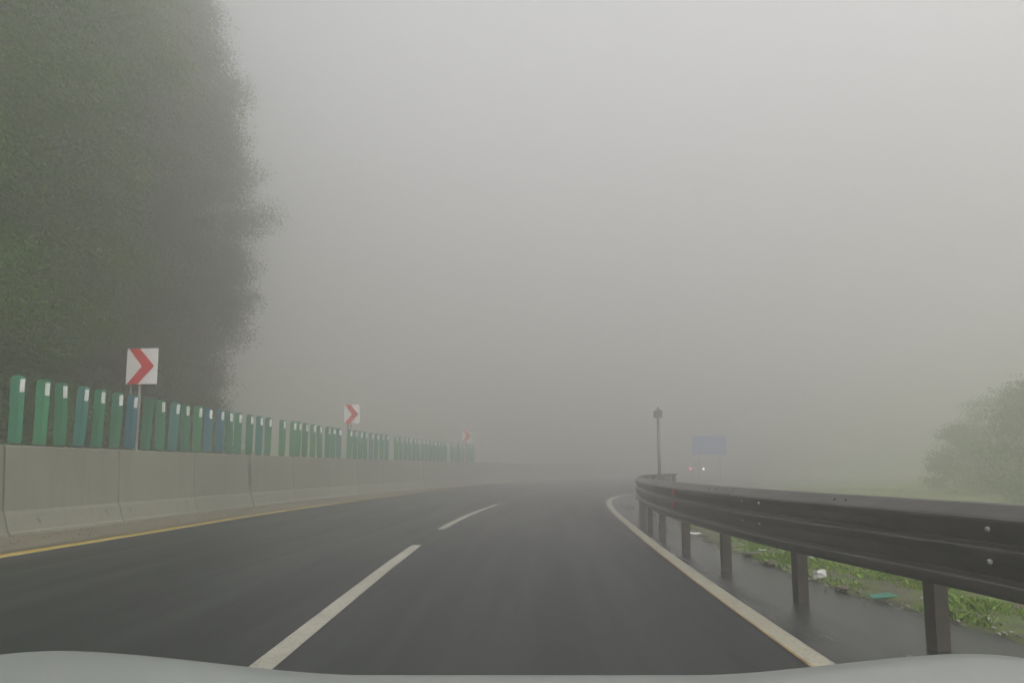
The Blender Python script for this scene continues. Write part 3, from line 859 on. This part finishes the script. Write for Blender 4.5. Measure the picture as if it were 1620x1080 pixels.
for sx in (-1, 1):
    q = MB(); q.box((sx * .56, .985, .50), (.30, .10, .13), Matrix.Rotation(-sx * .2, 4, 'Z'), bev=.035); q.build('headlight', M['lamp_glass'], car)
    q = MB(); q.tube([(sx * .70, .25, .32), (sx * .90, .25, .32)], .32, 24); q.tube([(sx * .905, .25, .32), (sx * .935, .25, .32)], [.30, .27], 24); q.build('wheel', M['tyre'], car)

# ------------------------------------------------------------------ haze
b = MB(); b.box((0, 0, 11.0), (276, 274, 30)); hz = b.build('haze', None or bpy.data.materials.new('fog'), None)
hm = hz.data.materials[0]; hm.use_nodes = True; nt = hm.node_tree; nt.nodes.clear()
out = nt.nodes.new('ShaderNodeOutputMaterial'); pv = nt.nodes.new('ShaderNodeVolumePrincipled')
pv.inputs['Color'].default_value = (*FOG_COL, 1); pv.inputs['Density'].default_value = FOG; pv.inputs['Anisotropy'].default_value = .75
nt.links.new(pv.outputs['Volume'], out.inputs['Volume'])
tag(hz, 'grey fog filling the whole place', 'fog', kind='stuff')

# ------------------------------------------------------------------ world, sun, camera
w = bpy.data.worlds.new('World'); sc.world = w; w.use_nodes = True
nt = w.node_tree; bg = nt.nodes['Background']
sky = nt.nodes.new('ShaderNodeTexSky'); sky.sky_type = 'NISHITA'; sky.sun_disc = False
SE, SR = R(52), R(155)
sky.sun_elevation = SE; sky.sun_rotation = SR; sky.dust_density = 6; sky.air_density = 1.0; sky.altitude = 300
hs = nt.nodes.new('ShaderNodeHueSaturation'); hs.inputs['Saturation'].default_value = .10
nt.links.new(sky.outputs['Color'], hs.inputs['Color']); # overcast sky: the cloud layer is brighter overhead than at the horizon
wc = nt.nodes.new('ShaderNodeTexCoord'); sx_ = nt.nodes.new('ShaderNodeSeparateXYZ'); nt.links.new(wc.outputs['Generated'], sx_.inputs[0])
mr = nt.nodes.new('ShaderNodeMapRange'); mr.inputs['From Min'].default_value = .0; mr.inputs['From Max'].default_value = .75
mr.interpolation_type = 'SMOOTHSTEP'
mr.inputs['To Min'].default_value = .25; mr.inputs['To Max'].default_value = 4.7; nt.links.new(sx_.outputs['Z'], mr.inputs['Value'])
vm = nt.nodes.new('ShaderNodeVectorMath'); vm.operation = 'SCALE'
nt.links.new(hs.outputs['Color'], vm.inputs[0]); nt.links.new(mr.outputs['Result'], vm.inputs['Scale']); nt.links.new(vm.outputs['Vector'], bg.inputs['Color'])
bg.inputs['Strength'].default_value = SKY
ld = bpy.data.lights.new('sun', 'SUN'); ld.energy = SUN; ld.angle = R(50); ld.color = (1, .97, .93)
lo = bpy.data.objects.new('sun', ld); COL.objects.link(lo)
sd = Vector((math.sin(SR) * math.cos(SE), math.cos(SR) * math.cos(SE), math.sin(SE)))
lo.rotation_euler = sd.to_track_quat('Z', 'Y').to_euler(); lo.location = sd * 30

cd = bpy.data.cameras.new('camera'); cam = bpy.data.objects.new('camera', cd); COL.objects.link(cam)
cam.location = (0, 0, 1.25); cam.rotation_euler = (math.pi / 2 + math.atan(.1), 0, 0)
cd.sensor_fit = 'HORIZONTAL'; cd.sensor_width = 36; cd.lens = 36 * 1000 / 1620
cd.shift_y = 100 / 1620; cd.clip_start = .05; cd.clip_end = 1000
sc.camera = cam

sc.view_settings.view_transform = 'Standard'; sc.view_settings.look = 'None'
sc.view_settings.exposure = EXPO; sc.view_settings.gamma = 1
sc.render.engine = 'CYCLES'
sc.cycles.volume_bounces = 3; sc.cycles.max_bounces = 6; sc.cycles.diffuse_bounces = 3
sc.cycles.use_denoising = True
